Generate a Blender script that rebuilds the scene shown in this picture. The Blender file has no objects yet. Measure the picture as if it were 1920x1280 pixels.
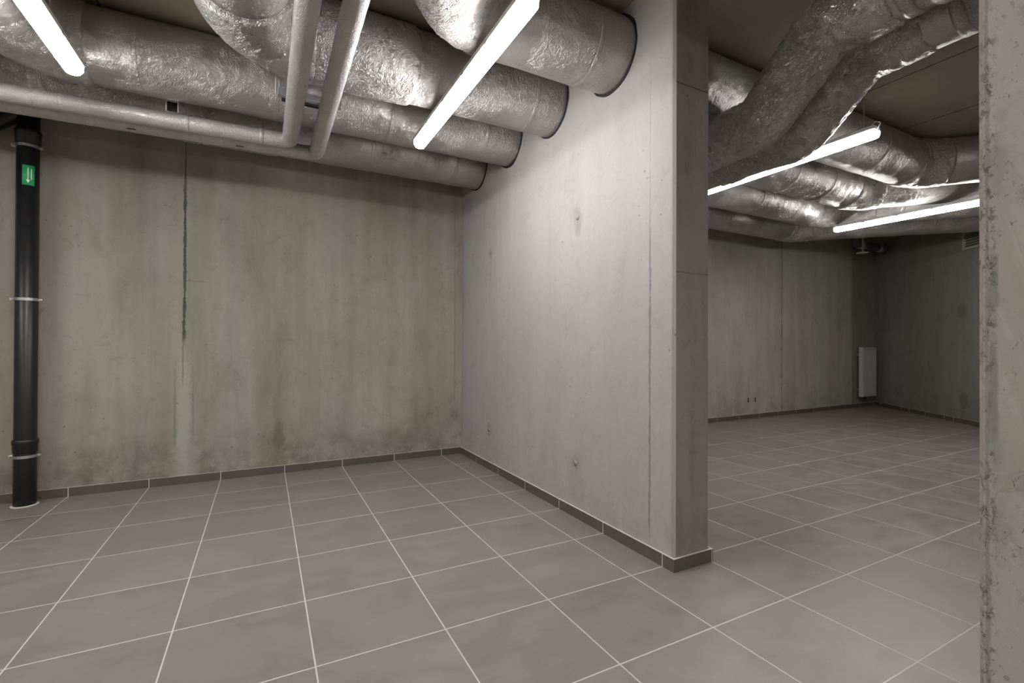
import bpy, bmesh, math, random
from mathutils import Vector, noise, Matrix
random.seed(7)
SC = bpy.context.scene
COL = SC.collection
# ------------------------------------------------------------------ camera
H = 1.06392
yaw, pitch, roll = 0.481825771, 0.00571794765, 0.00379000882
fw = Vector((math.sin(yaw)*math.cos(pitch), math.cos(yaw)*math.cos(pitch), math.sin(pitch)))
r0 = Vector((math.cos(yaw), -math.sin(yaw), 0))
u0 = r0.cross(fw)
rt = r0*math.cos(roll) + u0*math.sin(roll)
up = -r0*math.sin(roll) + u0*math.cos(roll)
cd = bpy.data.cameras.new('camera'); cam = bpy.data.objects.new('camera', cd); COL.objects.link(cam)
cam.matrix_world = Matrix(((rt.x, up.x, -fw.x, 0), (rt.y, up.y, -fw.y, 0), (rt.z, up.z, -fw.z, H), (0, 0, 0, 1)))
cd.sensor_fit = 'HORIZONTAL'; cd.sensor_width = 36.0; cd.lens = 36.0*888.808/1920
cd.clip_start = 0.02; cd.clip_end = 60
SC.camera = cam
# ------------------------------------------------------------------ world, exposure
w = bpy.data.worlds.new('world'); SC.world = w; w.use_nodes = True
w.node_tree.nodes['Background'].inputs[0].default_value = (0.5, 0.5, 0.52, 1)
w.node_tree.nodes['Background'].inputs[1].default_value = 0.0
SC.view_settings.view_transform = 'Standard'; SC.view_settings.look = 'None'
SC.view_settings.gamma = 1.0; SC.view_settings.exposure = 0.45
SC.view_settings.use_curve_mapping = False
LAMP = 52.0          # emission of the lamp diffusers
# ------------------------------------------------------------------ dimensions (metres)
PX0, PX1 = 1.7115, 1.952      # partition wall faces
PY = 1.624                    # front end of the partition
PY2 = 0.553                   # end of the near partition
BY = 4.337                    # back wall of the near room
BY2 = 4.507                   # back wall of the far room
CZ = 2.872                    # ceiling
XL, YB = -3.4, -3.2           # left wall, wall behind the camera
TX0, TY0, TILE = -2.652*0.45, 3.7455*0.45, 0.45
DZ, DR = 2.67, 0.195          # duct axis height, duct radius
DY = [2.081, 2.708, 3.319, 3.952]

# ------------------------------------------------------------------ node helper
class N:
    def __init__(s, name, rough=0.8, metallic=0.0, spec=0.5):
        s.m = bpy.data.materials.new(name); s.m.use_nodes = True
        s.t = s.m.node_tree; s.b = s.t.nodes['Principled BSDF']
        s.b.inputs['Roughness'].default_value = rough
        s.b.inputs['Metallic'].default_value = metallic
        s.b.inputs['Specular IOR Level'].default_value = spec
        s.tc = s.t.nodes.new('ShaderNodeTexCoord')
        s.sep = s.t.nodes.new('ShaderNodeSeparateXYZ')
        s.t.links.new(s.tc.outputs['Object'], s.sep.inputs[0])
        s.X, s.Y, s.Z = s.sep.outputs
        s.P = s.tc.outputs['Object']
    def put(s, inp, v):
        if hasattr(v, 'links') or isinstance(v, bpy.types.NodeSocket): s.t.links.new(v, inp)
        elif isinstance(v, (tuple, list)) and len(v) == 3 and inp.type == 'RGBA': inp.default_value = (*v, 1)
        else: inp.default_value = v
    def math(s, op, a, b=0.0, c=0.0, clamp=False):
        n = s.t.nodes.new('ShaderNodeMath'); n.operation = op; n.use_clamp = clamp
        s.put(n.inputs[0], a); s.put(n.inputs[1], b)
        if len(n.inputs) > 2: s.put(n.inputs[2], c)
        return n.outputs[0]
    def add(s, a, b): return s.math('ADD', a, b)
    def sub(s, a, b): return s.math('SUBTRACT', a, b)
    def mul(s, a, b): return s.math('MULTIPLY', a, b)
    def vec(s, x, y, z):
        n = s.t.nodes.new('ShaderNodeCombineXYZ'); s.put(n.inputs[0], x); s.put(n.inputs[1], y); s.put(n.inputs[2], z); return n.outputs[0]
    def scl(s, v, sx, sy, sz):
        n = s.t.nodes.new('ShaderNodeVectorMath'); n.operation = 'MULTIPLY'; s.put(n.inputs[0], v); n.inputs[1].default_value = (sx, sy, sz); return n.outputs[0]
    def off(s, v, x, y, z):
        n = s.t.nodes.new('ShaderNodeVectorMath'); n.operation = 'ADD'; s.put(n.inputs[0], v); n.inputs[1].default_value = (x, y, z); return n.outputs[0]
    def noise(s, v, scale, detail=4, rough=0.5, dist=0.0):
        n = s.t.nodes.new('ShaderNodeTexNoise'); s.put(n.inputs['Vector'], v)
        n.inputs['Scale'].default_value = scale; n.inputs['Detail'].default_value = detail
        n.inputs['Roughness'].default_value = rough; n.inputs['Distortion'].default_value = dist
        return n.outputs['Fac']
    def voro(s, v, scale, feature='F1', rand=1.0):
        n = s.t.nodes.new('ShaderNodeTexVoronoi'); n.feature = feature; s.put(n.inputs['Vector'], v)
        n.inputs['Scale'].default_value = scale; n.inputs['Randomness'].default_value = rand
        return n
    def step(s, v, a, b, lo=0.0, hi=1.0):       # smooth ramp
        n = s.t.nodes.new('ShaderNodeMapRange'); n.interpolation_type = 'SMOOTHSTEP'
        s.put(n.inputs[0], v); n.inputs[1].default_value = a; n.inputs[2].default_value = b
        n.inputs[3].default_value = lo; n.inputs[4].default_value = hi
        return n.outputs[0]
    def mix(s, f, a, b, mode='MIX'):
        n = s.t.nodes.new('ShaderNodeMix'); n.data_type = 'RGBA'; n.blend_type = mode
        s.put(n.inputs[0], f); s.put(n.inputs[6], a); s.put(n.inputs[7], b); return n.outputs[2]
    def bump(s, h, strength=0.3, dist=0.01, normal=None):
        n = s.t.nodes.new('ShaderNodeBump'); s.put(n.inputs['Height'], h)
        n.inputs['Strength'].default_value = strength; n.inputs['Distance'].default_value = dist
        if normal is not None: s.t.links.new(normal, n.inputs['Normal'])
        return n.outputs[0]
    def out(s, color=None, rough=None, normal=None):
        if color is not None: s.put(s.b.inputs['Base Color'], color)
        if rough is not None: s.put(s.b.inputs['Roughness'], rough)
        if normal is not None: s.t.links.new(normal, s.b.inputs['Normal'])
        return s.m

def plain(name, col, rough=0.5, metallic=0.0, spec=0.5):
    n = N(name, rough, metallic, spec)
    v = n.noise(n.P, 30, 3)
    c = n.mix(n.step(v, 0.3, 0.7), tuple(x*0.93 for x in col), tuple(min(1, x*1.05) for x in col))
    return n.out(c)

def seam_mask(n, u, pos, wid, z0=-9, z1=9, wob=0.004, seed=0.0, soft=1.0):
    nz = n.noise(n.off(n.P, seed, seed*2, 0), 9, 5, 0.7)
    d = n.math('ABSOLUTE', n.add(n.sub(u, pos), n.mul(n.sub(nz, 0.5), wob*2)))
    nw = n.noise(n.off(n.P, seed+5, 0, 3), 14, 4, 0.7)
    ww = n.mul(n.step(nw, 0.3, 0.7, 0.5, 1.5), wid)
    m = n.sub(1.0, n.step(n.math('DIVIDE', d, ww), 0.35, 1.0*soft))
    zz = n.mul(n.step(n.Z, z0-0.06, z0+0.06), n.sub(1.0, n.step(n.Z, z1-0.25, z1+0.25)))
    return n.mul(m, zz)

def spot(n, u, cu, cz, ru, rz, seed=0.0, edge=0.5):
    a = n.math('DIVIDE', n.sub(u, cu), ru); b = n.math('DIVIDE', n.sub(n.Z, cz), rz)
    d = n.math('SQRT', n.add(n.mul(a, a), n.mul(b, b)))
    nz = n.noise(n.off(n.P, seed, 1.7, seed), 16, 5, 0.65)
    d = n.add(d, n.mul(n.sub(nz, 0.5), 1.6))
    return n.sub(1.0, n.step(d, 1.0-edge, 1.0+edge*0.4))

def concrete(name, base, tint=(1, 1, 1), u='X', seams=(), spots=(), streak=0.25, mott=0.22, pits=0.5, foot=0.0, tone_bands=(), blotk=0.4, closeup=False, rough=0.85, seed=0.0, hl=()):
    n = N(name, rough, 0, 0.3)
    U = n.X if u == 'X' else n.Y
    if u == 'S': U = n.mul(n.add(n.mul(n.X, 0.596), n.mul(n.Y, 0.803)), 1.0)
    Pp = n.off(n.P, seed, seed*0.7, 0)
    big = n.noise(Pp, 0.9, 5, 0.55)
    med = n.noise(Pp, 4.5, 6, 0.62, 0.6)
    fine = n.noise(Pp, 45, 4, 0.6)
    st = n.noise(n.scl(Pp, 11, 11, 0.55), 1.0, 5, 0.6)
    st2 = n.noise(n.scl(Pp, 3.2, 3.2, 0.25), 1.0, 3, 0.5)
    v = n.add(n.add(n.mul(n.sub(big, 0.5), mott*1.6), n.mul(n.sub(med, 0.5), mott)), n.mul(n.sub(fine, 0.5), 0.12))
    v = n.add(v, n.add(n.mul(n.sub(st, 0.5), streak), n.mul(n.sub(st2, 0.5), streak)))
    v = n.add(v, 1.0)
    c = n.mix(1.0, base, n.vec(v, v, v), 'MULTIPLY')
    tn = n.step(n.noise(n.scl(Pp, 2.5, 2.5, 0.4), 1.0, 4, 0.6), 0.38, 0.68)
    c = n.mix(tn, c, n.mix(1.0, c, tint, 'MULTIPLY'))
    blot = n.step(n.noise(n.off(Pp, 5, 5, 5), 8, 9, 0.78, 0.4), 0.52, 0.70)
    c = n.mix(n.mul(blot, blotk), c, n.mix(1.0, c, (0.62, 0.60, 0.56), 'MULTIPLY'))
    lblot = n.step(n.noise(n.scl(n.off(Pp, 7, 1, 2), 3, 3, 1.2), 1.0, 9, 0.72, 0.6), 0.50, 0.64)
    c = n.mix(n.mul(lblot, blotk*0.8), c, n.mix(1.0, c, (0.74, 0.73, 0.68), 'MULTIPLY'))
    for (a, b, k) in tone_bands:                    # upright bands of the wall, colour multiplied by one factor
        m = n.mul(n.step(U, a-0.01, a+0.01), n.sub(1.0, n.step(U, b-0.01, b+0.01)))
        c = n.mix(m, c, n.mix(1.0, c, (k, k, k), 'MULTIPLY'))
    if foot > 0:
        f = n.add(n.Z, n.mul(n.sub(med, 0.5), 0.5))
        fm = n.mul(n.sub(1.0, n.step(f, 0.05, 0.5)), n.step(n.noise(Pp, 7, 6, 0.7), 0.35, 0.62))
        c = n.mix(n.mul(fm, foot), c, n.mix(1.0, c, (0.62, 0.62, 0.6), 'MULTIPLY'))
    for (z, k) in hl:
        d = n.math('ABSOLUTE', n.sub(n.Z, n.add(z, n.mul(n.sub(med, 0.5), 0.006))))
        c = n.mix(n.mul(n.sub(1.0, n.step(d, 0.001, 0.006)), k), c, (0.03, 0.028, 0.025))
    for i, (cu, cz, ru, rz, k, colr) in enumerate(spots):
        c = n.mix(n.mul(spot(n, U, cu, cz, ru, rz, i*3.1), k), c, colr)
    hgt = n.add(n.mul(fine, 0.25), n.mul(med, 0.6))
    for i, (pos, wid, z0, z1, k, colr) in enumerate(seams):
        m = n.mul(seam_mask(n, U, pos, wid, z0, z1, 0.004 + wid*0.3, i*1.9+seed), k)
        c = n.mix(m, c, colr)
        hgt = n.sub(hgt, n.mul(m, 0.5))
    vo = n.voro(Pp, 16); ds = vo.outputs['Distance']
    keep = n.step(n.noise(Pp, 2.3, 4, 0.7), 0.50, 0.66)
    pm = n.mul(n.sub(1.0, n.step(n.add(ds, n.mul(fine, 0.12)), 0.13, 0.17)), keep)
    vo2 = n.voro(n.off(Pp, 3, 3, 3), 5.5); pm2 = n.sub(1.0, n.step(vo2.outputs['Distance'], 0.028, 0.045))
    pm = n.math('MAXIMUM', pm, pm2)
    if closeup:
        k3 = n.step(n.noise(n.off(Pp, 4, 4, 1), 6, 7, 0.75), 0.46, 0.60)
        p3 = n.mul(n.step(n.noise(n.scl(n.off(Pp, 2, 8, 4), 1, 1, 0.7), 85, 5, 0.65, 0.5), 0.60, 0.655), k3)
        p4 = n.step(n.noise(n.scl(n.off(Pp, 6, 2, 4), 1, 1, 0.6), 34, 6, 0.7, 0.8), 0.69, 0.73)
        vo4 = n.voro(n.off(Pp, 9, 3, 4), 9); p5 = n.sub(1.0, n.step(vo4.outputs['Distance'], 0.018, 0.03))
        edge = n.mul(n.step(U, 0.505, 0.528), n.step(n.noise(n.scl(Pp, 1, 1, 0.6), 60, 6, 0.75, 0.6), 0.50, 0.60))
        edge = n.mul(edge, n.step(n.noise(n.off(Pp, 0, 0, 3), 4, 3), 0.42, 0.55))
        pm = n.math('MAXIMUM', n.math('MAXIMUM', pm, edge), n.math('MAXIMUM', n.math('MAXIMUM', p3, p4), p5))
    c = n.mix(n.mul(pm, pits), c, n.mix(1.0, c, (0.35, 0.34, 0.33), 'MULTIPLY'))
    hgt = n.sub(hgt, n.mul(pm, 0.8))
    return n.out(c, n.step(med, 0.3, 0.7, rough-0.1, rough+0.08), n.bump(hgt, 0.35, 0.006))

DK = (0.045, 0.048, 0.042); LT = (0.42, 0.40, 0.35); GR = (0.17, 0.165, 0.14)
M = {}
M['wall_back'] = concrete('concrete_back', (0.315, 0.298, 0.262), (0.89, 0.87, 0.77), 'X',
    seams=[(-0.537, 0.012, 1.08, 2.35, 0.85, DK), (-0.535, 0.0045, 2.3, 2.9, 0.6, DK), (-0.592, 0.011, 0.3, 0.85, 0.28, DK), (-0.478, 0.011, 0.35, 0.8, 0.22, DK), (-0.545, 0.008, 0.75, 1.12, 0.4, DK),
           (1.64, 0.010, 0.5, 2.6, 0.5, (0.2, 0.19, 0.16))],
    spots=[(-0.537, 0.50, 0.048, 0.58, 0.6, (0.40, 0.385, 0.34)), (-0.535, 0.15, 0.10, 0.26, 0.5, (0.39, 0.375, 0.33)), (-0.47, 1.535, 0.10, 0.006, 0.6, (0.23, 0.15, 0.08)),
           (0.11, 0.30, 0.05, 0.13, 0.6, (0.13, 0.115, 0.08)), (1.638, 0.375, 0.04, 0.05, 0.6, (0.2, 0.19, 0.17)), (0.1, 0.62, 0.03, 0.25, 0.3, (0.22, 0.2, 0.12)),
           (0.95, 0.2, 0.5, 0.1, 0.3, (0.2, 0.19, 0.16))],
    streak=0.42, mott=0.30, pits=0.5, foot=0.85, blotk=0.5, seed=1.3)
M['wall_part'] = concrete('concrete_partition', (0.372, 0.362, 0.348), (0.97, 0.96, 0.93), 'Y',
    seams=[(1.783, 0.009, 0.1, 1.62, 0.6, (0.12, 0.12, 0.12)), (1.783, 0.0025, 1.5, 2.5, 0.45, (0.13, 0.13, 0.12)), (1.64, 0.008, 0.1, 2.9, 0.25, (0.2, 0.2, 0.18)), (4.31, 0.02, 0.2, 2.4, 0.4, (0.2, 0.18, 0.14))],
    spots=[(2.405, 1.845, 0.055, 0.085, 0.55, (0.24, 0.235, 0.2)), (2.40, 1.77, 0.03, 0.06, 0.5, (0.26, 0.25, 0.22)), (2.42, 0.33, 0.045, 0.05, 0.4, (0.2, 0.2, 0.18)),
           (3.67, 1.84, 0.045, 0.05, 0.45, (0.25, 0.24, 0.21)), (3.67, 1.74, 0.02, 0.2, 0.3, (0.27, 0.26, 0.23)), (3.69, 0.33, 0.04, 0.06, 0.45, (0.2, 0.19, 0.17)),
           (3.0, 1.87, 0.06, 0.05, 0.12, (0.35, 0.22, 0.12))],
    streak=0.12, mott=0.12, pits=0.6, foot=0.3, blotk=0.25, seed=4.1, hl=[(2.235, 0.0)])
M['wall_near'] = concrete('concrete_near_partition', (0.37, 0.345, 0.315), (0.9, 0.88, 0.86), 'Y',
    seams=[(0.534, 0.007, -1, 3.5, 0.55, (0.15, 0.15, 0.125))],
    spots=[(0.522, 1.22, 0.012, 0.10, 0.6, (0.13,0.12,0.10)), (0.522, 0.95, 0.012, 0.16, 0.6, (0.13,0.12,0.10)), (0.518, 0.80, 0.016, 0.07, 0.5, (0.2,0.2,0.165)), (0.515, 1.55, 0.02, 0.08, 0.5, (0.2,0.19,0.17)), (0.527, 1.27, 0.006, 0.003, 0.8, DK)], streak=0.1, mott=0.24, pits=0.85, blotk=0.8, closeup=True, seed=8.8)
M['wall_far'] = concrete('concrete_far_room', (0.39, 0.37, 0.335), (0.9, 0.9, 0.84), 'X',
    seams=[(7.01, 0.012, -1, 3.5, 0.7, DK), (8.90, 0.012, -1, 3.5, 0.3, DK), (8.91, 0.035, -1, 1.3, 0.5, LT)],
    tone_bands=[(8.93, 9.8, 0.65)], streak=0.3, mott=0.22, pits=0.4, foot=0.5, seed=2.2)
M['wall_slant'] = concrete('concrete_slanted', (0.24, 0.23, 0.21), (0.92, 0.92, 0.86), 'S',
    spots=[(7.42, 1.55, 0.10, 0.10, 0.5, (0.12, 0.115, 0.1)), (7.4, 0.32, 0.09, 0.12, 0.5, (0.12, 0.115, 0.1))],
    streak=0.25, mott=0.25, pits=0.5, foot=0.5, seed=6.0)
M['wall_other'] = concrete('concrete_other', (0.34, 0.32, 0.28), (0.9, 0.9, 0.82), 'Y', seed=9.0)

def ceiling_mat():
    n = N('concrete_ceiling', 0.9, 0, 0.2)
    big = n.noise(n.scl(n.P, 0.6, 3, 1), 1.2, 5, 0.6, 0.5); med = n.noise(n.P, 5, 6, 0.65, 0.5)
    v = n.add(1.0, n.add(n.mul(n.sub(big, 0.5), 0.5), n.mul(n.sub(med, 0.5), 0.3)))
    c = n.mix(1.0, (0.27, 0.235, 0.175), n.vec(v, v, v), 'MULTIPLY')
    d = n.math('ABSOLUTE', n.sub(n.math('FRACT', n.math('DIVIDE', n.sub(n.X, 3.805-0.46-9.2), 0.92)), 0.5))
    m = n.sub(1.0, n.step(n.add(d, n.mul(n.sub(med, 0.5), 0.006)), 0.004, 0.011))
    m2 = n.sub(1.0, n.step(n.math('ABSOLUTE', n.sub(n.math('FRACT', n.math('DIVIDE', n.add(n.Y, 10.4), 2.5)), 0.5)), 0.0015, 0.004))
    m = n.math('MAXIMUM', m, m2)
    vo = n.voro(n.scl(n.P, 1, 1, 1), 3.0).outputs['Distance']
    pt = n.sub(1.0, n.step(vo, 0.02, 0.05))
    c = n.mix(n.mul(m, 0.75), c, (0.03, 0.027, 0.022)); c = n.mix(n.mul(pt, 0.7), c, (0.05, 0.03, 0.02))
    return n.out(c, None, n.bump(n.sub(med, n.mul(m, 2.0)), 0.3, 0.004))
M['ceiling'] = ceiling_mat()

def tile_mat(name, base, floor=True, gw=0.0024):
    n = N(name, 0.4, 0, 0.5)
    fx = n.math('DIVIDE', n.sub(n.X, TX0 - 45), TILE); fy = n.math('DIVIDE', n.sub(n.Y, TY0 - 45), TILE)
    def line(f): return n.mul(n.sub(0.5, n.math('ABSOLUTE', n.sub(n.math('FRACT', f), 0.5))), TILE)
    dx, dy = line(fx), line(fy)
    cell = n.vec(n.math('FLOOR', fx), n.math('FLOOR', fy), 0.0)
    wn = n.t.nodes.new('ShaderNodeTexWhiteNoise'); n.t.links.new(cell, wn.inputs['Vector'])
    # each tile gets its own offset in the cloud pattern
    va = n.t.nodes.new('ShaderNodeVectorMath'); va.operation = 'MULTIPLY_ADD'
    n.t.links.new(wn.outputs['Color'], va.inputs[0]); va.inputs[1].default_value = (9, 9, 9); n.t.links.new(n.P, va.inputs[2])
    cl = n.noise(n.scl(va.outputs[0], 1.0, 1.6, 1.0), 4.0, 7, 0.66, 0.9); cl2 = n.noise(va.outputs[0], 60, 4, 0.6)
    v = n.add(1.0, n.add(n.mul(n.sub(cl, 0.5), 0.62), n.add(n.mul(n.sub(cl2, 0.5), 0.10), n.mul(n.sub(wn.outputs['Value'], 0.5), 0.07))))
    c = n.mix(1.0, base, n.vec(v, v, v), 'MULTIPLY')
    gx = n.sub(1.0, n.step(dx, gw*0.8, gw*1.35)); gy = n.sub(1.0, n.step(dy, gw*0.8, gw*1.35))
    g = n.math('MAXIMUM', gx, gy) if floor else gx
    if not floor: g = n.math('MAXIMUM', gx, gy)
    gn = n.noise(n.P, 20, 3)
    c = n.mix(g, c, n.mix(gn, (0.46, 0.42, 0.385), (0.58, 0.53, 0.49)))
    h = n.sub(n.mul(n.noise(n.P, 120, 3), 0.08), n.mul(g, 1.0))
    rg = n.add(n.step(cl, 0.3, 0.7, 0.33, 0.45), n.mul(g, 0.4))
    return n.out(c, rg, n.bump(h, 0.35, 0.002))
M['tile'] = tile_mat('floor_tile', (0.215, 0.188, 0.168))
M['bbtile'] = tile_mat('baseboard_tile', (0.10, 0.086, 0.074), False)
M['grout'] = plain('light_grout', (0.58, 0.55, 0.51), 0.9)

def foil(name, col=(0.53, 0.51, 0.495), crinkle=0.5, rough=0.3, metal=0.85, pfloor=0.12):
    n = N(name, rough, metal, 0.5)
    soft = n.noise(n.P, 6, 4, 0.55, 0.4)
    # creases of the wrapped foil: short sharp folds running in two slanted directions
    q1 = n.vec(n.mul(n.add(n.X, n.mul(n.Y, 0.6)), 34), n.mul(n.sub(n.Y, n.X), 15), n.mul(n.add(n.Z, n.mul(n.X, 0.5)), 17))
    q2 = n.vec(n.mul(n.sub(n.X, n.Z), 26), n.mul(n.add(n.Y, n.Z), 40), n.mul(n.add(n.Z, n.mul(n.Y, 0.3)), 12))
    a = n.noise(q1, 1.0, 4, 0.6, 0.9); b = n.noise(q2, 1.6, 4, 0.6, 1.2)
    ra = n.sub(1.0, n.step(n.math('ABSOLUTE', n.sub(a, 0.5)), 0.0, 0.11)); rb = n.sub(1.0, n.step(n.math('ABSOLUTE', n.sub(b, 0.5)), 0.0, 0.10))
    fine = n.noise(n.P, 95, 3, 0.6, 0.8)
    patch = n.step(n.noise(n.off(n.P, 1, 9, 2), 3.6, 4, 0.65), 0.42, 0.60, pfloor, 1.0)
    h = n.add(n.mul(soft, 1.0), n.mul(n.mul(patch, crinkle), n.add(n.add(n.mul(ra, 0.30), n.mul(rb, 0.22)), n.mul(fine, 0.16))))
    tn = n.noise(n.P, 3.0, 4, 0.6)
    c = n.mix(n.step(tn, 0.3, 0.7), tuple(x*0.86 for x in col), col)
    r = n.step(n.noise(n.P, 11, 4, 0.6), 0.3, 0.7, rough-0.05, rough+0.12)
    return n.out(c, r, n.bump(h, 0.9, 0.016))
M['foil'] = foil('foil_jacket', crinkle=0.55, rough=0.33)
M['foil_crinkled'] = foil('foil_jacket_crinkled', crinkle=0.8, rough=0.31, pfloor=0.5)
M['foil_glossy'] = foil('foil_jacket_glossy', (0.6, 0.58, 0.565), crinkle=0.9, rough=0.22, pfloor=0.35)
M['foil_tape'] = foil('foil_tape', (0.70, 0.69, 0.68), crinkle=0.25, rough=0.30)

def pipe_foil():
    n = N('pipe_insulation_foil', 0.36, 0.45, 0.5)
    # printed net of fine lines and short dark dashes on the sleeves
    a = n.math('FRACT', n.mul(n.add(n.add(n.X, n.Y), n.mul(n.Z, 1.2)), 8.0)); b = n.math('FRACT', n.mul(n.sub(n.add(n.X, n.Y), n.mul(n.Z, 1.2)), 8.0))
    la = n.sub(1.0, n.step(n.math('ABSOLUTE', n.sub(a, 0.5)), 0.004, 0.012)); lb = n.sub(1.0, n.step(n.math('ABSOLUTE', n.sub(b, 0.5)), 0.004, 0.012))
    m = n.mul(n.math('MAXIMUM', la, lb), n.step(n.noise(n.P, 5, 3), 0.40, 0.55, 0.1, 0.7))
    c = n.mix(n.step(n.noise(n.P, 5, 4), 0.3, 0.7), (0.56, 0.545, 0.53), (0.66, 0.64, 0.625))
    c = n.mix(m, c, (0.25, 0.23, 0.22))
    cr = n.noise(n.scl(n.P, 60, 34, 45), 1.0, 4, 0.6, 1.0); cr = n.sub(1.0, n.step(n.math('ABSOLUTE', n.sub(cr, 0.5)), 0.0, 0.10))
    h = n.add(n.noise(n.P, 22, 4, 0.6, 1.0), n.add(n.mul(n.noise(n.P, 90, 3, 0.6, 1.0), 0.35), n.mul(cr, 0.3)))
    return n.out(c, None, n.bump(h, 0.6, 0.006))
M['pipe'] = pipe_foil()
M['black_plastic'] = plain('black_plastic', (0.012, 0.012, 0.013), 0.38)
M['rubber'] = plain('black_rubber', (0.01, 0.01, 0.01), 0.7)
M['zinc'] = plain('galvanised_steel', (0.6, 0.62, 0.64), 0.3, 0.95)
M['white_plastic'] = plain('white_plastic', (0.75, 0.75, 0.74), 0.45)
M['white_paint'] = plain('white_enamel', (0.42, 0.42, 0.42), 0.35)
M['green'] = plain('green_sticker', (0.03, 0.36, 0.13), 0.5)
M['white_print'] = plain('white_print', (0.75, 0.85, 0.78), 0.5)
M['dark_paint'] = plain('dark_grey_metal', (0.10, 0.10, 0.10), 0.5, 0.3)
M['plug'] = concrete('concrete_plug', (0.30, 0.29, 0.26), (0.9, 0.9, 0.85), 'Y', seed=12.0)
M['frame_paint'] = plain('pale_grey_frame', (0.42, 0.41, 0.38), 0.5)
def lamp_mat(name='lamp_diffuser', k=1.0):
    m = bpy.data.materials.new(name); m.use_nodes = True; t = m.node_tree; b = t.nodes['Principled BSDF']
    b.inputs['Base Color'].default_value = (0.9, 0.9, 0.9, 1); b.inputs['Roughness'].default_value = 0.4
    b.inputs['Emission Color'].default_value = (1.0, 0.975, 0.965, 1); b.inputs['Emission Strength'].default_value = LAMP*k
    return m
M['lamp'] = lamp_mat(); M['lamp_side'] = lamp_mat('lamp_diffuser_side', 0.22)   # the opal cover is dimmer on its flanks

# ------------------------------------------------------------------ mesh helpers
def obj(name, bm, mat, parent=None, smooth=False, loc=None):
    me = bpy.data.meshes.new(name); bmesh.ops.recalc_face_normals(bm, faces=bm.faces); bm.to_mesh(me); bm.free()
    me.materials.append(mat)
    if smooth:
        for p in me.polygons: p.use_smooth = True
    o = bpy.data.objects.new(name, me); COL.objects.link(o)
    if parent: o.parent = parent
    return o
def tag(o, label=None, cat=None, group=None, kind=None):
    if label: o['label'] = label
    if cat: o['category'] = cat
    if group: o['group'] = group
    if kind: o['kind'] = kind
    return o
def thing(name, label, cat, group=None):
    o = bpy.data.objects.new(name, None); COL.objects.link(o); o.empty_display_size = 0.1
    return tag(o, label, cat, group)
def box(bm, x0, y0, z0, x1, y1, z1, bev=0.0, seg=2):
    g = bmesh.ops.create_cube(bm, size=1.0)['verts']
    for v in g:
        v.co = Vector(((x0+x1)/2 + v.co.x*(x1-x0), (y0+y1)/2 + v.co.y*(y1-y0), (z0+z1)/2 + v.co.z*(z1-z0)))
    if bev > 0:
        es = list({e for v in g for e in v.link_edges})
        bmesh.ops.bevel(bm, geom=es, offset=bev, segments=seg, profile=0.5, affect='EDGES')
    return g
def prism(bm, pts, z0, z1):
    a = [bm.verts.new((x, y, z0)) for x, y in pts]; b = [bm.verts.new((x, y, z1)) for x, y in pts]
    bm.faces.new(a[::-1]); bm.faces.new(b)
    for i in range(len(pts)):
        j = (i+1) % len(pts); bm.faces.new((a[i], a[j], b[j], b[i]))
def fillet(pts, rad, step=0.02, seg=10):
    """polyline with rounded corners -> evenly spaced points; rad may be a list per inner corner"""
    P = [Vector(p) for p in pts]; out = [P[0]]
    for i in range(1, len(P)-1):
        r = rad[i-1] if isinstance(rad, (list, tuple)) else rad
        a = (P[i-1]-P[i]).normalized(); b = (P[i+1]-P[i]).normalized()
        ang = a.angle(b)
        if ang > 3.13: out.append(P[i]); continue
        t = r / math.tan(ang/2)
        p0 = P[i]+a*t; p1 = P[i]+b*t
        cdir = (a+b).normalized(); c = P[i]+cdir*(r/math.sin(ang/2))
        v0 = p0-c; v1 = p1-c; tot = v0.angle(v1)
        for k in range(seg+1):
            s = k/seg
            v = (v0*math.sin((1-s)*tot) + v1*math.sin(s*tot))/math.sin(tot)
            out.append(c+v)
    out.append(P[-1])
    res = [out[0]]
    for a, b in zip(out, out[1:]):
        L = (b-a).length
        if L < 1e-6: continue
        k = max(1, int(math.ceil(L/step)))
        for j in range(1, k+1): res.append(a.lerp(b, j/k))
    return res
def tube(bm, path, r, seg=40, wob=0.0, freq=5.0, caps=True, seed=0.0, crink=None, endround=0.0):
    """sweep a circle along path; wob = uneven surface of the wrapped jacket; crink(p)->extra amplitude"""
    n = len(path); T = []
    for i in range(n):
        a = path[max(0, i-1)]; b = path[min(n-1, i+1)]; T.append((b-a).normalized())
    ref = Vector((0, 0, 1)) if abs(T[0].z) < 0.9 else Vector((1, 0, 0))
    nrm = (ref - T[0]*ref.dot(T[0])).normalized(); rings = []
    L = 0; tot = sum((path[i+1]-path[i]).length for i in range(n-1))
    for i in range(n):
        if i: L += (path[i]-path[i-1]).length
        nrm = (nrm - T[i]*nrm.dot(T[i])).normalized(); bn = T[i].cross(nrm); ring = []
        rr = r
        if endround > 0:
            d = min(L, tot-L)
            if d < endround: rr = r - endround*(1-math.sqrt(max(0, 1-(1-d/endround)**2)))
        for k in range(seg):
            th = 2*math.pi*k/seg; dr = nrm*math.cos(th)+bn*math.sin(th); p = path[i]+dr*rr
            if wob:
                q = p*freq + Vector((seed, seed*1.3, seed*0.7)); d = noise.noise(q)*wob
                if crink:
                    ca = crink(path[i])
                    if ca: d += ca*(0.5-abs(noise.noise(p*freq*3.3+Vector((seed, 0, 0)))))*1.0
                p = p + dr*d
            ring.append(bm.verts.new(p))
        rings.append(ring)
    for a, b in zip(rings, rings[1:]):
        for k in range(seg):
            j = (k+1) % seg; bm.faces.new((a[k], a[j], b[j], b[k]))
    if caps: bm.faces.new(rings[0][::-1]); bm.faces.new(rings[-1])
def cyl(bm, a, b, r, seg=20):
    tube(bm, [Vector(a), Vector(b)], r, seg)

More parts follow.
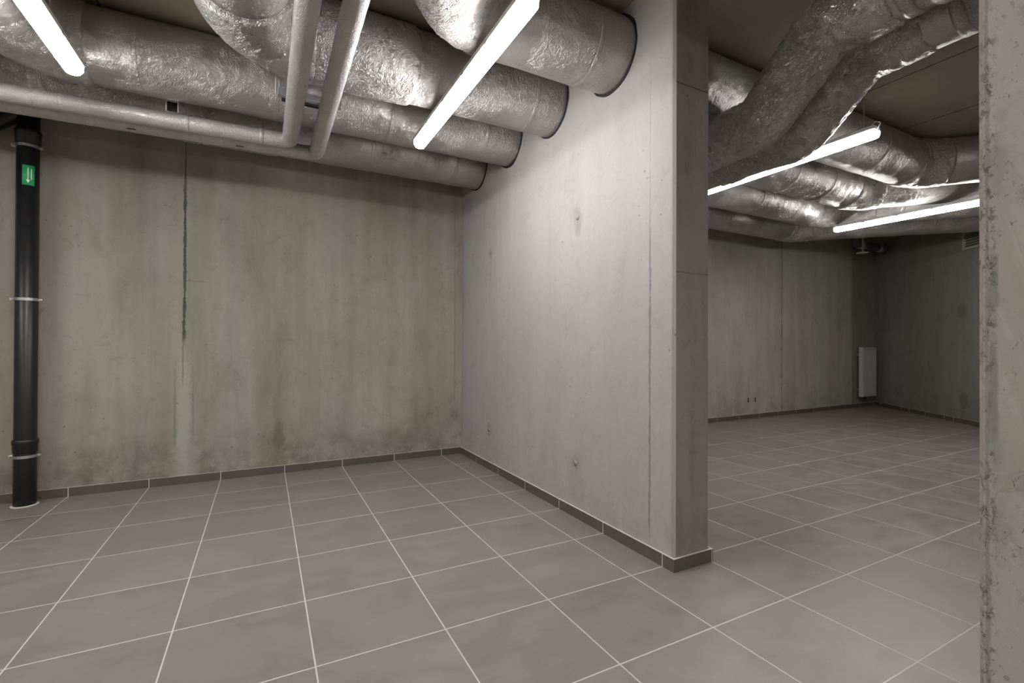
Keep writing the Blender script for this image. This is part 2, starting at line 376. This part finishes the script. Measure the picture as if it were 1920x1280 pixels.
# ------------------------------------------------------------------ the setting
def struct(name, bm, mat, label=None):
    return tag(obj(name, bm, mat), kind='structure')
bm = bmesh.new(); prism(bm, [(XL-0.2, YB-0.2), (12, YB-0.2), (12, 5.0), (XL-0.2, 5.0)], -0.12, 0.0); struct('floor', bm, M['tile'])
bm = bmesh.new(); prism(bm, [(XL-0.2, YB-0.2), (12, YB-0.2), (12, 5.0), (XL-0.2, 5.0)], CZ, CZ+0.2); struct('ceiling', bm, M['ceiling'])
bm = bmesh.new(); box(bm, XL-0.2, BY, 0, PX0, BY+0.25, CZ); struct('wall_back', bm, M['wall_back'])
bm = bmesh.new(); box(bm, XL-0.2, YB-0.2, 0, XL, BY, CZ); struct('wall_left', bm, M['wall_other'])
bm = bmesh.new(); box(bm, XL, YB-0.2, 0, 9, YB, CZ); struct('wall_behind', bm, M['wall_other'])
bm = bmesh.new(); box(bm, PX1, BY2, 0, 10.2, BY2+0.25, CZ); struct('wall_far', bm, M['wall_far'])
sA = Vector((9.71, BY2)); sd = Vector((-0.596, -0.803)).normalized(); sn = Vector((0.803, -0.596)).normalized()
sB = sA + sd*9.5
bm = bmesh.new(); q = [sA, sB, sB+sn*0.25, sA+sn*0.25]
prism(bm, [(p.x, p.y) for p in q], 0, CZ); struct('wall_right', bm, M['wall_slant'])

def wall_with_holes(name, x0, x1, y0, y1, holes, mat, chamfer_end=None):
    """concrete wall cast round the duct sleeves"""
    bm = bmesh.new(); ch = 0.012
    if chamfer_end == 'front': pts = [(x0, y0+ch), (x0+ch, y0), (x1-ch, y0), (x1, y0+ch), (x1, y1), (x0, y1)]
    else: pts = [(x0, y0), (x1, y0), (x1, y1-ch), (x1-ch, y1), (x0+ch, y1), (x0, y1-ch)]
    prism(bm, pts, 0, CZ)
    o = obj(name, bm, mat); tag(o, kind='structure')
    if holes:
        cut = bmesh.new()
        for (y, z, r) in holes:
            tube(cut, [Vector((x0-0.1, y, z)), Vector((x1+0.1, y, z))], r, 64)
        c = obj('cutter', cut, mat)
        md = o.modifiers.new('cut', 'BOOLEAN'); md.object = c; md.solver = 'EXACT'
        bpy.context.view_layer.update()
        dg = bpy.context.evaluated_depsgraph_get()
        me = bpy.data.meshes.new_from_object(o.evaluated_get(dg))
        o.modifiers.clear(); o.data = me
        bpy.data.objects.remove(c)
        if len(me.materials) == 0: me.materials.append(mat)
    return o
wp = wall_with_holes('wall_partition', PX0, PX1, PY, BY2+0.1, [(y, DZ, DR+0.008) for y in DY], M['wall_part'], 'front')
wn_ = wall_with_holes('wall_partition_near', PX0, PX1, YB, PY2, [], M['wall_near'], 'back')
# darker base colour on the partition's end face, through a second material slot
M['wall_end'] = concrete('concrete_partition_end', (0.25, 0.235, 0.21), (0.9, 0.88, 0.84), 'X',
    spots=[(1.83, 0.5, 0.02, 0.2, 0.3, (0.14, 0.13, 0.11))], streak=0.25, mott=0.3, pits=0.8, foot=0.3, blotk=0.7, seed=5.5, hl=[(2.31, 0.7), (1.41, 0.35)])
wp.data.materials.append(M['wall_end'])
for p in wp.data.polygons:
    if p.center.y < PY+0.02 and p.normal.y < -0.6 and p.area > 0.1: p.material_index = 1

def baseboard(name, pts, inward, z=0.0615, t=0.012):
    """strip of cut tiles along a polyline; inward = side on which the room lies (+1 left of direction)"""
    P = [Vector(p) for p in pts]; Q = []
    for i, p in enumerate(P):
        ds = []
        if i > 0: ds.append((p-P[i-1]).normalized())
        if i < len(P)-1: ds.append((P[i+1]-p).normalized())
        ns = [Vector((-d.y, d.x))*inward for d in ds]
        if len(ns) == 1: Q.append(p+ns[0]*t)
        else:
            m = (ns[0]+ns[1]).normalized(); Q.append(p+m*(t/m.dot(ns[0])))
    bm = bmesh.new(); n = len(P)
    lo = [bm.verts.new((q.x, q.y, 0)) for q in Q]; hi = [bm.verts.new((q.x, q.y, z)) for q in Q]
    hb = [bm.verts.new((p.x, p.y, z)) for p in P]; lb = [bm.verts.new((p.x, p.y, 0)) for p in P]
    for i in range(n-1):
        bm.faces.new((lo[i], lo[i+1], hi[i+1], hi[i])); bm.faces.new((hi[i], hi[i+1], hb[i+1], hb[i])); bm.faces.new((hb[i], hb[i+1], lb[i+1], lb[i])); bm.faces.new((lb[i], lb[i+1], lo[i+1], lo[i]))
    bm.faces.new((lo[0], hi[0], hb[0], lb[0])); bm.faces.new((lb[-1], hb[-1], hi[-1], lo[-1]))
    o = obj(name, bm, M['bbtile']); tag(o, kind='structure')
    o.data.materials.append(M['grout'])
    for p in o.data.polygons:
        if p.normal.z > 0.9: p.material_index = 1
    return o
baseboard('baseboard_back', [(XL, BY), (PX0, BY)], -1)
baseboard('baseboard_partition', [(PX0, BY-0.012), (PX0, PY), (PX1, PY), (PX1, BY2-0.012)], -1)
baseboard('baseboard_near_partition', [(PX0, YB), (PX0, PY2), (PX1, PY2), (PX1, YB)], 1)
baseboard('baseboard_far', [(PX1, BY2), (sA.x, BY2)], -1)
baseboard('baseboard_right', [(sA.x-0.012, BY2-0.016), (sB.x, sB.y)], -1)
baseboard('baseboard_left', [(XL, YB), (XL, BY-0.012)], -1)

# form-tie plugs: small recessed rings in the concrete, parts of the wall
def tie_plug(parent, p, axis):
    bm = bmesh.new(); a = Vector(axis)
    tube(bm, [Vector(p)-a*0.002, Vector(p)+a*0.0025], 0.016, 24)
    return obj('tie_hole_plug', bm, M['plug'], parent, True)
for (y, z) in ((2.405, 1.847), (2.42, 0.33), (3.67, 1.84), (3.69, 0.33)): tie_plug(wp, (PX0, y, z), (-1, 0, 0))

# ------------------------------------------------------------------ ceiling battens
def batten(x, y0, y1, z, label, rods, dx=0.0, cable=False):
    t = thing('batten_light', label, 'light', 'tubular batten lights')
    t.location = (x, (y0+y1)/2, z)
    hl = (y1-y0)/2
    bm = bmesh.new(); W, Hh = 0.042, 0.032     # half sizes
    prof = [(-W, Hh*0.5), (-W*0.96, -Hh*0.25), (-W*0.62, -Hh*0.9), (-W*0.25, -Hh*1.05), (W*0.25, -Hh*1.05), (W*0.62, -Hh*0.9), (W*0.96, -Hh*0.25), (W, Hh*0.5)]
    st = [(-hl, 0.72), (-hl+0.006, 0.9), (-hl+0.02, 1.0), (hl-0.02, 1.0), (hl-0.006, 0.9), (hl, 0.72)]
    rings = [[bm.verts.new((a*s, y, b*s)) for a, b in prof] for y, s in st]
    for A, B in zip(rings, rings[1:]):
        for k in range(len(prof)):
            j = (k+1) % len(prof); bm.faces.new((A[k], A[j], B[j], B[k]))
    bm.faces.new(rings[0][::-1]); bm.faces.new(rings[-1])
    do = obj('diffuser', bm, M['lamp'], t); do.data.materials.append(M['lamp_side'])
    for p in do.data.polygons:
        if p.normal.z > -0.3: p.material_index = 1
    bm = bmesh.new(); box(bm, -W, -hl+0.004, Hh*0.5, W, hl-0.004, Hh*0.8+0.016, 0.004); obj('housing', bm, M['white_plastic'], t)
    for s in (-0.55, -0.18, 0.2, 0.6):
        for e in (-1, 1):
            bm = bmesh.new(); box(bm, e*W-0.0025, s*hl-0.013, Hh*0.35, e*W+0.0025, s*hl+0.013, Hh*0.85, 0.001); obj('clip', bm, M['zinc'], t)
    for ry in rods:
        bm = bmesh.new(); cyl(bm, (0, ry-t.location.y, Hh*0.8+0.014), (0, ry-t.location.y, CZ-z), 0.0035, 10)
        cyl(bm, (0, ry-t.location.y, Hh*0.8+0.012), (0, ry-t.location.y, Hh*0.8+0.03), 0.009, 12); obj('suspension_rod', bm, M['zinc'], t)
    if cable:
        bm = bmesh.new(); pts = [(0.0, -hl+0.05, 0.036), (0.004, -hl+0.02, 0.075), (0.006, -hl-0.015, 0.06), (0.0, -hl+0.0, 0.025)]
        tube(bm, fillet(pts, 0.012, 0.005, 6), 0.003, 8); obj('power_cable', bm, M['white_plastic'], t, True)
    t.rotation_euler.z = dx
    return t
batten(-0.835, 1.53, 3.06, 2.405, 'glowing white batten light at the top left, above the black drain pipe', [2.76, 1.75])
batten(0.917, 1.60, 3.115, 2.405, 'glowing white batten light in front of the four ducts, beside the partition wall', [1.72, 2.99])
batten(3.41, 1.57, 3.09, 2.405, 'glowing white batten light just behind the partition end, under the paired dipping ducts', [1.648, 2.99], 0, True)
batten(5.885, 1.60, 3.13, 2.405, 'glowing white batten light deepest in the far room, cut by the near pillar', [1.75, 2.72], 0.04)
batten(-0.835, -1.9, -0.38, 2.405, 'added white batten light, unseen behind the camera on the left', [-1.7, -0.55])  # unseen row behind the camera, added to brighten the foreground
batten(0.917, -1.9, -0.38, 2.405, 'added white batten light, unseen behind the camera on the right', [-1.7, -0.55])
batten(-2.585, 1.53, 3.06, 2.405, 'added white batten light outside the frame, left of the black drain pipe', [1.75, 2.76])  # unseen extra column of battens, added to raise the general light level
batten(-2.585, -1.9, -0.38, 2.405, 'added white batten light, unseen behind the camera, farthest left', [-1.7, -0.55])
batten(3.41, -1.9, -0.38, 2.405, 'added white batten light of the far room, unseen behind the near pillar', [-1.7, -0.55])  # unseen far-room batten, also added for brightness

# ------------------------------------------------------------------ big ventilation ducts
def ring_on(path_point, direction, r, wd, name, mat, parent, bulge=0.0):
    bm = bmesh.new(); d = Vector(direction).normalized(); p = Vector(path_point)
    pts = [p+d*(wd*(k/4-0.5)) for k in range(5)]
    tube(bm, pts, r, 48, caps=True, wob=0.0015, freq=14, seed=wd*50)
    return obj(name, bm, mat, parent, True)
def seal(x, y, r, parent):
    bm = bmesh.new()
    for k in range(64):
        pass
    n = 72; rows = []
    for k in range(n):
        th = 2*math.pi*k/n; c, s = math.cos(th), math.sin(th)
        j = noise.noise(Vector((c*3+y, s*3, x)))*0.006
        ri, ro = r-0.004, r+(0.011 if y < 3 else 0.015)+j*(1.0 if y < 3 else 1.6); h = 0.006+abs(j)*0.5
        sg = -1 if x < 1.8 else 1
        rows.append([bm.verts.new((x, y+c*ri, DZ+s*ri)), bm.verts.new((x+sg*h, y+c*ri, DZ+s*ri)), bm.verts.new((x+sg*h*0.8, y+c*ro, DZ+s*ro)), bm.verts.new((x, y+c*ro, DZ+s*ro))])
    for k in range(n):
        a, b = rows[k], rows[(k+1) % n]
        for q in range(4):
            w2 = (q+1) % 4; bm.faces.new((a[q], a[w2], b[w2], b[q]))
    return obj('wall_seal', bm, M['rubber'], parent, True)

def duct(i, label, left, right, bends_x, sleeves=(), r=DR, tapes=()):
    y = DY[i]; t = thing('ventilation_duct', label, 'duct', 'foil wrapped ducts through the partition wall')
    # left: list of (points, radius) in near room ; right: points in far room
    mid_l, mid_r = left['x0'], right['x0']
    cuts = [mid_l] + [v for sl in sleeves for v in (sl[0]+0.03, sl[1]-0.03)] + [mid_r]
    for a, b in zip(cuts[::2], cuts[1::2]):
        if b-a > 0.1:
            bm = bmesh.new(); tube(bm, fillet([(a, y, DZ), (b, y, DZ)], 0.1, 0.03), r, 56, wob=0.004, freq=5, seed=i*3.3)
            obj('duct_jacket', bm, M['foil'], t, True)
    if left.get('elbow'):
        rb = left['rb']; xe = mid_l - rb; rl = left.get('r', r+0.004)
        pth = fillet([(mid_l+left.get('over', 0.02), y, DZ), (xe, y, DZ), (xe, y-rb-0.05, DZ)], rb, 0.02, 14)
        bm = bmesh.new(); tube(bm, pth, rl, 64, wob=0.008, freq=5, seed=i*2.1, crink=lambda p: 0.011, endround=0.008)
        obj('elbow_jacket', bm, M['foil_crinkled'], t, True)
        bm = bmesh.new(); tube(bm, fillet([(xe, y-rb-0.04, DZ), (xe, YB+0.0, DZ)], 0.1, 0.05), r, 56, wob=0.004, freq=5, seed=i*1.3+9)
        obj('duct_jacket', bm, M['foil'], t, True)
    # far-room elbow and run to the slanted wall
    if right.get('bend'):
        rb = 0.34; x0 = right['x0']; d = Vector((math.cos(math.radians(-45)), math.sin(math.radians(-45))))
        L = rb*math.tan(math.radians(22.5)); B = Vector((x0+L, y))
        # hit point with the slanted wall
        M2 = Matrix(((d.x, -sd.x), (d.y, -sd.y))); s = M2.inverted() @ (sA-B); E = B+d*(s.x-0.03)
        p0 = B+d*(L+0.03); 
        bm = bmesh.new(); tube(bm, fillet([(x0-0.05, y, DZ), (B.x, B.y, DZ), (p0.x, p0.y, DZ), (p0.x+d.x*0.06, p0.y+d.y*0.06, DZ)][:2]+[(p0.x+d.x*0.06, p0.y+d.y*0.06, DZ)], rb, 0.02, 8), r+0.006, 64, wob=0.012, freq=6, seed=i*4.7, crink=lambda p: 0.014, endround=0.01)
        obj('elbow_jacket', bm, M['foil_crinkled'], t, True)
        bm = bmesh.new(); tube(bm, fillet([(p0.x, p0.y, DZ), (E.x, E.y, DZ)], 0.1, 0.03), r, 56, wob=0.004, freq=5, seed=i*6.1)
        obj('duct_jacket', bm, M['foil'], t, True)
        for f in (0.28, 0.62):
            q = p0.lerp(E, f); ring_on((q.x, q.y, DZ), (d.x, d.y, 0), r+0.003, 0.03, 'tape_band', M['foil'], t)
    for x in tapes: ring_on((x, y, DZ), (1, 0, 0), r+0.003, 0.022, 'tape_band', M['foil'], t)
    for x in sleeves:
        bm = bmesh.new(); tube(bm, fillet([(x[0], y, DZ), (x[1], y, DZ)], 0.1, 0.02), r+x[2], 60, wob=0.007, freq=5, seed=i+20, crink=lambda p: 0.007, endround=0.012)
        obj('outer_sleeve', bm, M['foil_crinkled'], t, True)
    seal(PX0, y, r, t); seal(PX1, y, r, t)
    return t
duct(0, 'thick foil-wrapped duct nearest the camera, its elbow behind the long batten light', dict(x0=0.98, elbow=True, rb=0.30, r=0.20), dict(x0=4.95, bend=True), 0, tapes=(1.50, 3.0, 4.3))
duct(1, 'thick foil duct second from the camera, bending into the elbow beside the two thin pipes', dict(x0=0.20, elbow=True, rb=0.30, r=0.212, over=0.03), dict(x0=5.25, bend=True), 0, sleeves=[(0.2, 0.755, 0.014)], tapes=(1.50, 2.9, 4.2, 4.75))
duct(2, 'thick foil duct third from the camera, running to the left batten light', dict(x0=-0.85, elbow=True, rb=0.30, r=0.20), dict(x0=5.65, bend=True), 0, tapes=(-0.62, 0.06, 0.75, 1.44, 3.1, 4.6))
duct(3, 'thick foil duct farthest back, crinkled on the left above the thin pipes', dict(x0=XL), dict(x0=6.2, bend=True), 0, sleeves=[(-1.75, 0.10, 0.004)], tapes=(0.75, 1.44, 3.1, 4.6, 5.5))

# pair of smaller ducts dipping under the big ones in the far room
def dip_duct(x, zh, zl, y1, y2, label, sl):
    t = thing('dipping_duct', label, 'duct', 'pair of ducts dipping under the cross ducts')
    r = 0.14
    bm = bmesh.new(); tube(bm, fillet([(x, YB, zh), (x, y1-0.27, zh)], 0.1, 0.03), r, 56, wob=0.004, freq=5, seed=x); obj('duct_jacket', bm, M['foil'], t, True)
    bm = bmesh.new(); tube(bm, fillet([(x, y1-0.30, zh), (x, y1, zh), (x, y2, zl), (x, y2+0.55, zl)], 0.16, 0.012, 8), r+0.003, 64, wob=0.010, freq=6, seed=x*3, crink=lambda p: 0.018, endround=0.006); obj('offset_jacket', bm, M['foil_glossy'], t, True)
    bm = bmesh.new(); tube(bm, fillet([(x, y2+0.52, zl), (x, BY2, zl)], 0.1, 0.03), r, 56, wob=0.004, freq=5, seed=x+4); obj('duct_jacket', bm, M['foil'], t, True)
    for yy in sl: ring_on((x, yy, zh if yy < y1 else zl), (0, 1, 0), r+0.005, 0.05, 'tape_band', M['foil'], t)
    return t
dip_duct(2.79, 2.61, 2.315, 1.36, 1.69, 'lower foil duct of the dipping pair, right above the far-room batten light', (0.93,))
d2 = dip_duct(2.45, 2.63, 2.305, 1.35, 1.70, 'upper foil duct of the dipping pair, next to the partition wall', (1.0,))
bm = bmesh.new(); tube(bm, fillet([(2.45, -0.6, 2.63), (2.45, 0.93, 2.63)], 0.1, 0.02), 0.152, 56, wob=0.005, freq=5, seed=3, endround=0.01); obj('outer_sleeve', bm, M['foil'], d2, True)

# ------------------------------------------------------------------ thin insulated pipes
def thin_pipe(pts, label, joints):
    t = thing('insulated_pipe', label, 'pipe', 'thin insulated pipes')
    bm = bmesh.new(); tube(bm, fillet(pts, 0.065, 0.02, 10), 0.048, 32, wob=0.002, freq=12, seed=pts[0][1]); obj('insulation_sleeve', bm, M['pipe'], t, True)
    a = Vector(pts[0]); b = Vector(pts[1]); d = (b-a).normalized()
    for x in joints:
        s = (x-a.x)/d.x; ring_on(a+d*s, d, 0.0495, 0.02, 'tape_band', M['pipe'], t)
    return t
tA = thin_pipe([(XL+0.01, 3.585, 2.40), (0.145, 3.455, 2.40), (0.140, YB, 2.40)], 'thin insulated pipe turning first, the left one of the pair of pipes', (-1.0, -0.42, -0.02))
tB = thin_pipe([(XL+0.01, 3.735, 2.40), (0.318, 3.60, 2.40), (0.285, YB, 2.40)], 'thin insulated pipe turning last, the right one of the pair of pipes', (-0.93, -0.35, -0.05))
def staples(t, pts, ax):
    for p in pts:
        bm = bmesh.new(); p = Vector(p); d = Vector(ax)
        a = p-d*0.022; b = p+d*0.022; cyl(bm, a, b, 0.0025, 8); obj('staple', bm, M['rubber'], t)
staples(tA, [(0.175, y, 2.366) for y in (2.62, 2.93)], (0, 1, 0))
staples(tB, [(0.322, y, 2.364) for y in (2.55, 2.85, 3.1)], (0, 1, 0))
staples(tB, [(-0.72, 3.61, 2.358), (-0.15, 3.59, 2.358)], (1, -0.02, 0))

# hanger of the thin pipes and the rail above them
t = thing('pipe_hanger', 'small black pipe clip with a white frame on a threaded rod above the thin pipe', 'hanger')
bm = bmesh.new(); box(bm, -0.535, 3.515, 2.442, -0.475, 3.60, 2.475, 0.002); obj('clamp_base', bm, M['zinc'], t)
bm = bmesh.new(); box(bm, -0.53, 3.51, 2.474, -0.478, 3.57, 2.53, 0.004); obj('rubber_block', bm, M['rubber'], t)
bm = bmesh.new()
for a in ((-0.538, -0.53), (-0.478, -0.470)): box(bm, a[0], 3.503, 2.468, a[1], 3.512, 2.536, 0.001)
box(bm, -0.538, 3.503, 2.53, -0.470, 3.512, 2.537); obj('clamp_frame', bm, M['white_plastic'], t)
bm = bmesh.new(); cyl(bm, (-0.504, 3.55, 2.52), (-0.504, 3.55, CZ), 0.004, 12); obj('threaded_rod', bm, M['zinc'], t)
t = thing('mounting_rail', 'pale mounting rail with black rubber seen between the two thin pipes', 'rail')
bm = bmesh.new(); box(bm, 0.06, 2.955, 2.462, 0.40, 3.0, 2.50, 0.003); obj('rail_profile', bm, M['zinc'], t)
bm = bmesh.new(); box(bm, 0.08, 2.998, 2.453, 0.38, 3.022, 2.464, 0.002); obj('rubber_strip', bm, M['rubber'], t)
for x in (0.075, 0.385):
    bm = bmesh.new(); cyl(bm, (x, 2.985, 2.49), (x, 2.985, CZ), 0.004, 10); obj('threaded_rod', bm, M['zinc'], t)

# ------------------------------------------------------------------ black drain pipe
t = thing('drain_pipe', 'black plastic drain pipe standing at the back wall on the left', 'pipe')
px, py, pr = -1.38, 4.225, 0.056
def lathe(bm, prof, x, y, seg=40):
    rings = [[bm.verts.new((x+r*math.cos(2*math.pi*k/seg), y+r*math.sin(2*math.pi*k/seg), z)) for k in range(seg)] for r, z in prof]
    for A, B in zip(rings, rings[1:]):
        for k in range(seg):
            j = (k+1) % seg; bm.faces.new((A[k], A[j], B[j], B[k]))
    bm.faces.new(rings[0][::-1]); bm.faces.new(rings[-1])
bm = bmesh.new(); lathe(bm, [(pr, 0.0), (pr, 0.36), (pr, CZ)], px, py); obj('pipe_body', bm, M['black_plastic'], t, True)
bm = bmesh.new(); lathe(bm, [(pr+0.001, 0.345), (pr+0.005, 0.35), (pr+0.006, 0.40), (pr+0.0095, 0.405), (pr+0.0095, 0.425), (pr+0.005, 0.432), (pr+0.001, 0.434)], px, py); obj('socket_collar', bm, M['black_plastic'], t, True)
bm = bmesh.new(); lathe(bm, [(pr+0.001, 2.355), (pr+0.006, 2.36), (pr+0.006, 2.42), (pr+0.0095, 2.425), (pr+0.0095, 2.447), (pr+0.001, 2.455)], px, py); obj('socket_collar', bm, M['black_plastic'], t, True)
bm = bmesh.new(); tube(bm, fillet([(px, py, 2.60), (px-0.20, py, 2.44), (px-0.30, py, 2.44), (XL, py, 2.44)], 0.08, 0.02), 0.05, 32); obj('branch', bm, M['black_plastic'], t, True)
bm = bmesh.new(); lathe(bm, [(pr+0.012, 0.0), (pr+0.012, 0.004), (pr+0.001, 0.006)], px, py); obj('floor_rosette', bm, M['grout'], t, True)
for z in (0.322, 1.344, 2.345):
    bm = bmesh.new(); lathe(bm, [(pr+0.001, z-0.009), (pr+0.005, z-0.009), (pr+0.005, z+0.009), (pr+0.001, z+0.009)], px, py)
    for s in (-1, 1):
        box(bm, px+s*(pr+0.002), py-0.008, z-0.007, px+s*(pr+0.022), py+0.008, z+0.007, 0.002)
        cyl(bm, (px+s*(pr+0.014), py-0.018, z), (px+s*(pr+0.014), py+0.018, z), 0.004, 10)
    cyl(bm, (px, py+pr, z), (px, BY, z), 0.005, 10)
    obj('pipe_clamp', bm, M['zinc'], t)
# flow-direction sticker wrapped round the pipe front
def wrap(z0, z1, a0, a1, r, seg=12):
    bm = bmesh.new(); A = []; B = []
    for k in range(seg+1):
        a = a0+(a1-a0)*k/seg; c, s = math.cos(a), math.sin(a)
        A.append([bm.verts.new((px+r*c, py+r*s, z0)), bm.verts.new((px+r*c, py+r*s, z1)), bm.verts.new((px+(r-0.002)*c, py+(r-0.002)*s, z1)), bm.verts.new((px+(r-0.002)*c, py+(r-0.002)*s, z0))])
    for a, b in zip(A, A[1:]):
        for q in range(4): bm.faces.new((a[q], a[(q+1) % 4], b[(q+1) % 4], b[q]))
    bm.faces.new(A[0]); bm.faces.new(A[-1][::-1])
    return bm
aF = math.atan2(-py, -px)      # towards the room
st = obj('flow_sticker', wrap(2.083, 2.212, aF-0.50, aF+0.58, pr+0.0012), M['green'], t, True)
bm = wrap(2.115, 2.195, aF-0.03, aF+0.04, pr+0.002, 3)
def wpt(a, z, r=pr+0.002): return (px+r*math.cos(a), py+r*math.sin(a), z)
v = [bm.verts.new(wpt(aF-0.16, 2.118)), bm.verts.new(wpt(aF+0.17, 2.118)), bm.verts.new(wpt(aF+0.005, 2.095))]; bm.faces.new(v)
obj('flow_arrow', bm, M['white_print'], st)
bm = wrap(2.12, 2.19, aF+0.25, aF+0.31, pr+0.002, 3); obj('print_line', bm, M['white_print'], st)

# ------------------------------------------------------------------ far room: radiator, sockets, valve, branch duct, vent
t = thing('radiator', 'tall narrow white panel radiator in the corner of the far room', 'radiator')
RX0, RX1, RY0, RY1, RZ0, RZ1 = 9.06, 9.505, 4.395, 4.46, 0.185, 1.03
bm = bmesh.new(); box(bm, RX0+0.004, RY0, RZ0, RX1-0.004, RY0+0.012, RZ1, 0.005)
for k in range(11):
    x = RX0+0.04+k*(RX1-RX0-0.08)/10; box(bm, x-0.008, RY0-0.003, RZ0+0.04, x+0.008, RY0+0.004, RZ1-0.04, 0.002)
obj('front_panel', bm, M['white_paint'], t)
bm = bmesh.new(); box(bm, RX0+0.01, RY1-0.012, RZ0+0.01, RX1-0.01, RY1, RZ1-0.01, 0.004); obj('rear_panel', bm, M['white_paint'], t)
for x in (RX0, RX1-0.004):
    bm = bmesh.new(); box(bm, x, RY0+0.006, RZ0, x+0.004, RY1, RZ1+0.004, 0.001); obj('side_cover', bm, M['white_paint'], t)
bm = bmesh.new()
for k in range(12):
    x = RX0+0.012+k*(RX1-RX0-0.03)/11; box(bm, x, RY0+0.01, RZ1-0.002, x+0.016, RY1-0.006, RZ1+0.004)
box(bm, RX0, RY0+0.006, RZ1-0.001, RX1, RY0+0.012, RZ1+0.004); box(bm, RX0, RY1-0.01, RZ1-0.001, RX1, RY1-0.004, RZ1+0.004); obj('top_grille', bm, M['white_paint'], t)
for x in (RX0+0.05, RX1-0.08):
    for z in (RZ0+0.1, RZ1-0.15):
        bm = bmesh.new(); box(bm, x, RY1, z, x+0.03, BY2, z+0.05); obj('wall_bracket', bm, M['zinc'], t)
for x in (RX0+0.20, RX0+0.25):
    bm = bmesh.new(); tube(bm, fillet([(x, RY0+0.035, RZ0+0.01), (x, RY0+0.035, RZ0-0.06), (x, BY2+0.0, RZ0-0.06)], 0.02, 0.01, 5), 0.009, 12); cyl(bm, (x, RY0+0.035, RZ0-0.045), (x, RY0+0.035, RZ0-0.01), 0.016, 12); obj('valve', bm, M['dark_paint'], t, True)
for x, lb in ((6.228, 'left of the two bare socket boxes low on the far room wall'), (6.383, 'right of the two bare socket boxes low on the far room wall')):
    t = thing('socket_box', lb, 'socket', 'bare socket boxes')
    for z in (0.25, 0.282):
        bm = bmesh.new(); lathe_pts = 20
        tube(bm, [Vector((x, BY2+0.02, z)), Vector((x, BY2-0.0015, z))], 0.0135, 20); obj('box_cup', bm, M['rubber'], t, True)
        bm = bmesh.new(); tube(bm, [Vector((x, BY2+0.001, z)), Vector((x, BY2-0.001, z))], 0.016, 20); obj('cup_rim', bm, M['dark_paint'], t, True)
# ceiling valve (exhaust disc) and little branch duct in the far corner
t = thing('ceiling_valve', 'small pale ventilation disc hanging near the far corner under the ducts', 'vent')
bm = bmesh.new(); lathe(bm, [(0.02, 2.49), (0.075, 2.497), (0.085, 2.506), (0.05, 2.515), (0.03, 2.52)], 8.24, 4.0, 28); obj('valve_disc', bm, M['frame_paint'], t, True)
bm = bmesh.new(); cyl(bm, (8.24, 4.0, 2.515), (8.24, 4.0, CZ), 0.012, 12); obj('stem', bm, M['frame_paint'], t, True)
t = thing('branch_duct', 'short dark grey branch duct with pale couplings in the far corner', 'duct')
bm = bmesh.new(); tube(bm, fillet([(8.35, 4.18, CZ-0.02), (8.45, 4.18, 2.70), (9.30, 4.18, 2.70)], 0.08, 0.02), 0.065, 28, wob=0.002); obj('duct_body', bm, M['dark_paint'], t, True)
for x in (8.50, 9.05):
    bm = bmesh.new(); cyl(bm, (x, 4.18, 2.70), (x+0.14, 4.18, 2.70), 0.07, 28); obj('coupling', bm, M['zinc'], t, True)
# rectangular wall vent high on the slanted wall
t = thing('wall_vent', 'pale framed rectangular vent high on the slanted wall beside the near pillar', 'vent')
c0 = Vector((8.505, 2.882)) ; ang = math.atan2(sd.y, sd.x)
def slab(bm, s0, s1, z0, z1, n0, n1):
    pts = [c0+sd*s0-sn*n0, c0+sd*s1-sn*n0, c0+sd*s1-sn*n1, c0+sd*s0-sn*n1]; prism(bm, [(p.x, p.y) for p in pts], z0, z1)
bm = bmesh.new(); slab(bm, 0, 0.03, 2.37, 2.62, -0.01, 0.03); slab(bm, 0.57, 0.6, 2.37, 2.62, -0.01, 0.03); slab(bm, 0.03, 0.57, 2.37, 2.40, -0.01, 0.03); slab(bm, 0.03, 0.57, 2.59, 2.62, -0.01, 0.03); obj('frame', bm, M['frame_paint'], t)
for k in range(5):
    bm = bmesh.new(); slab(bm, 0.03, 0.57, 2.415+k*0.035, 2.425+k*0.035, -0.005, 0.018); obj('slat', bm, M['dark_paint'], t)
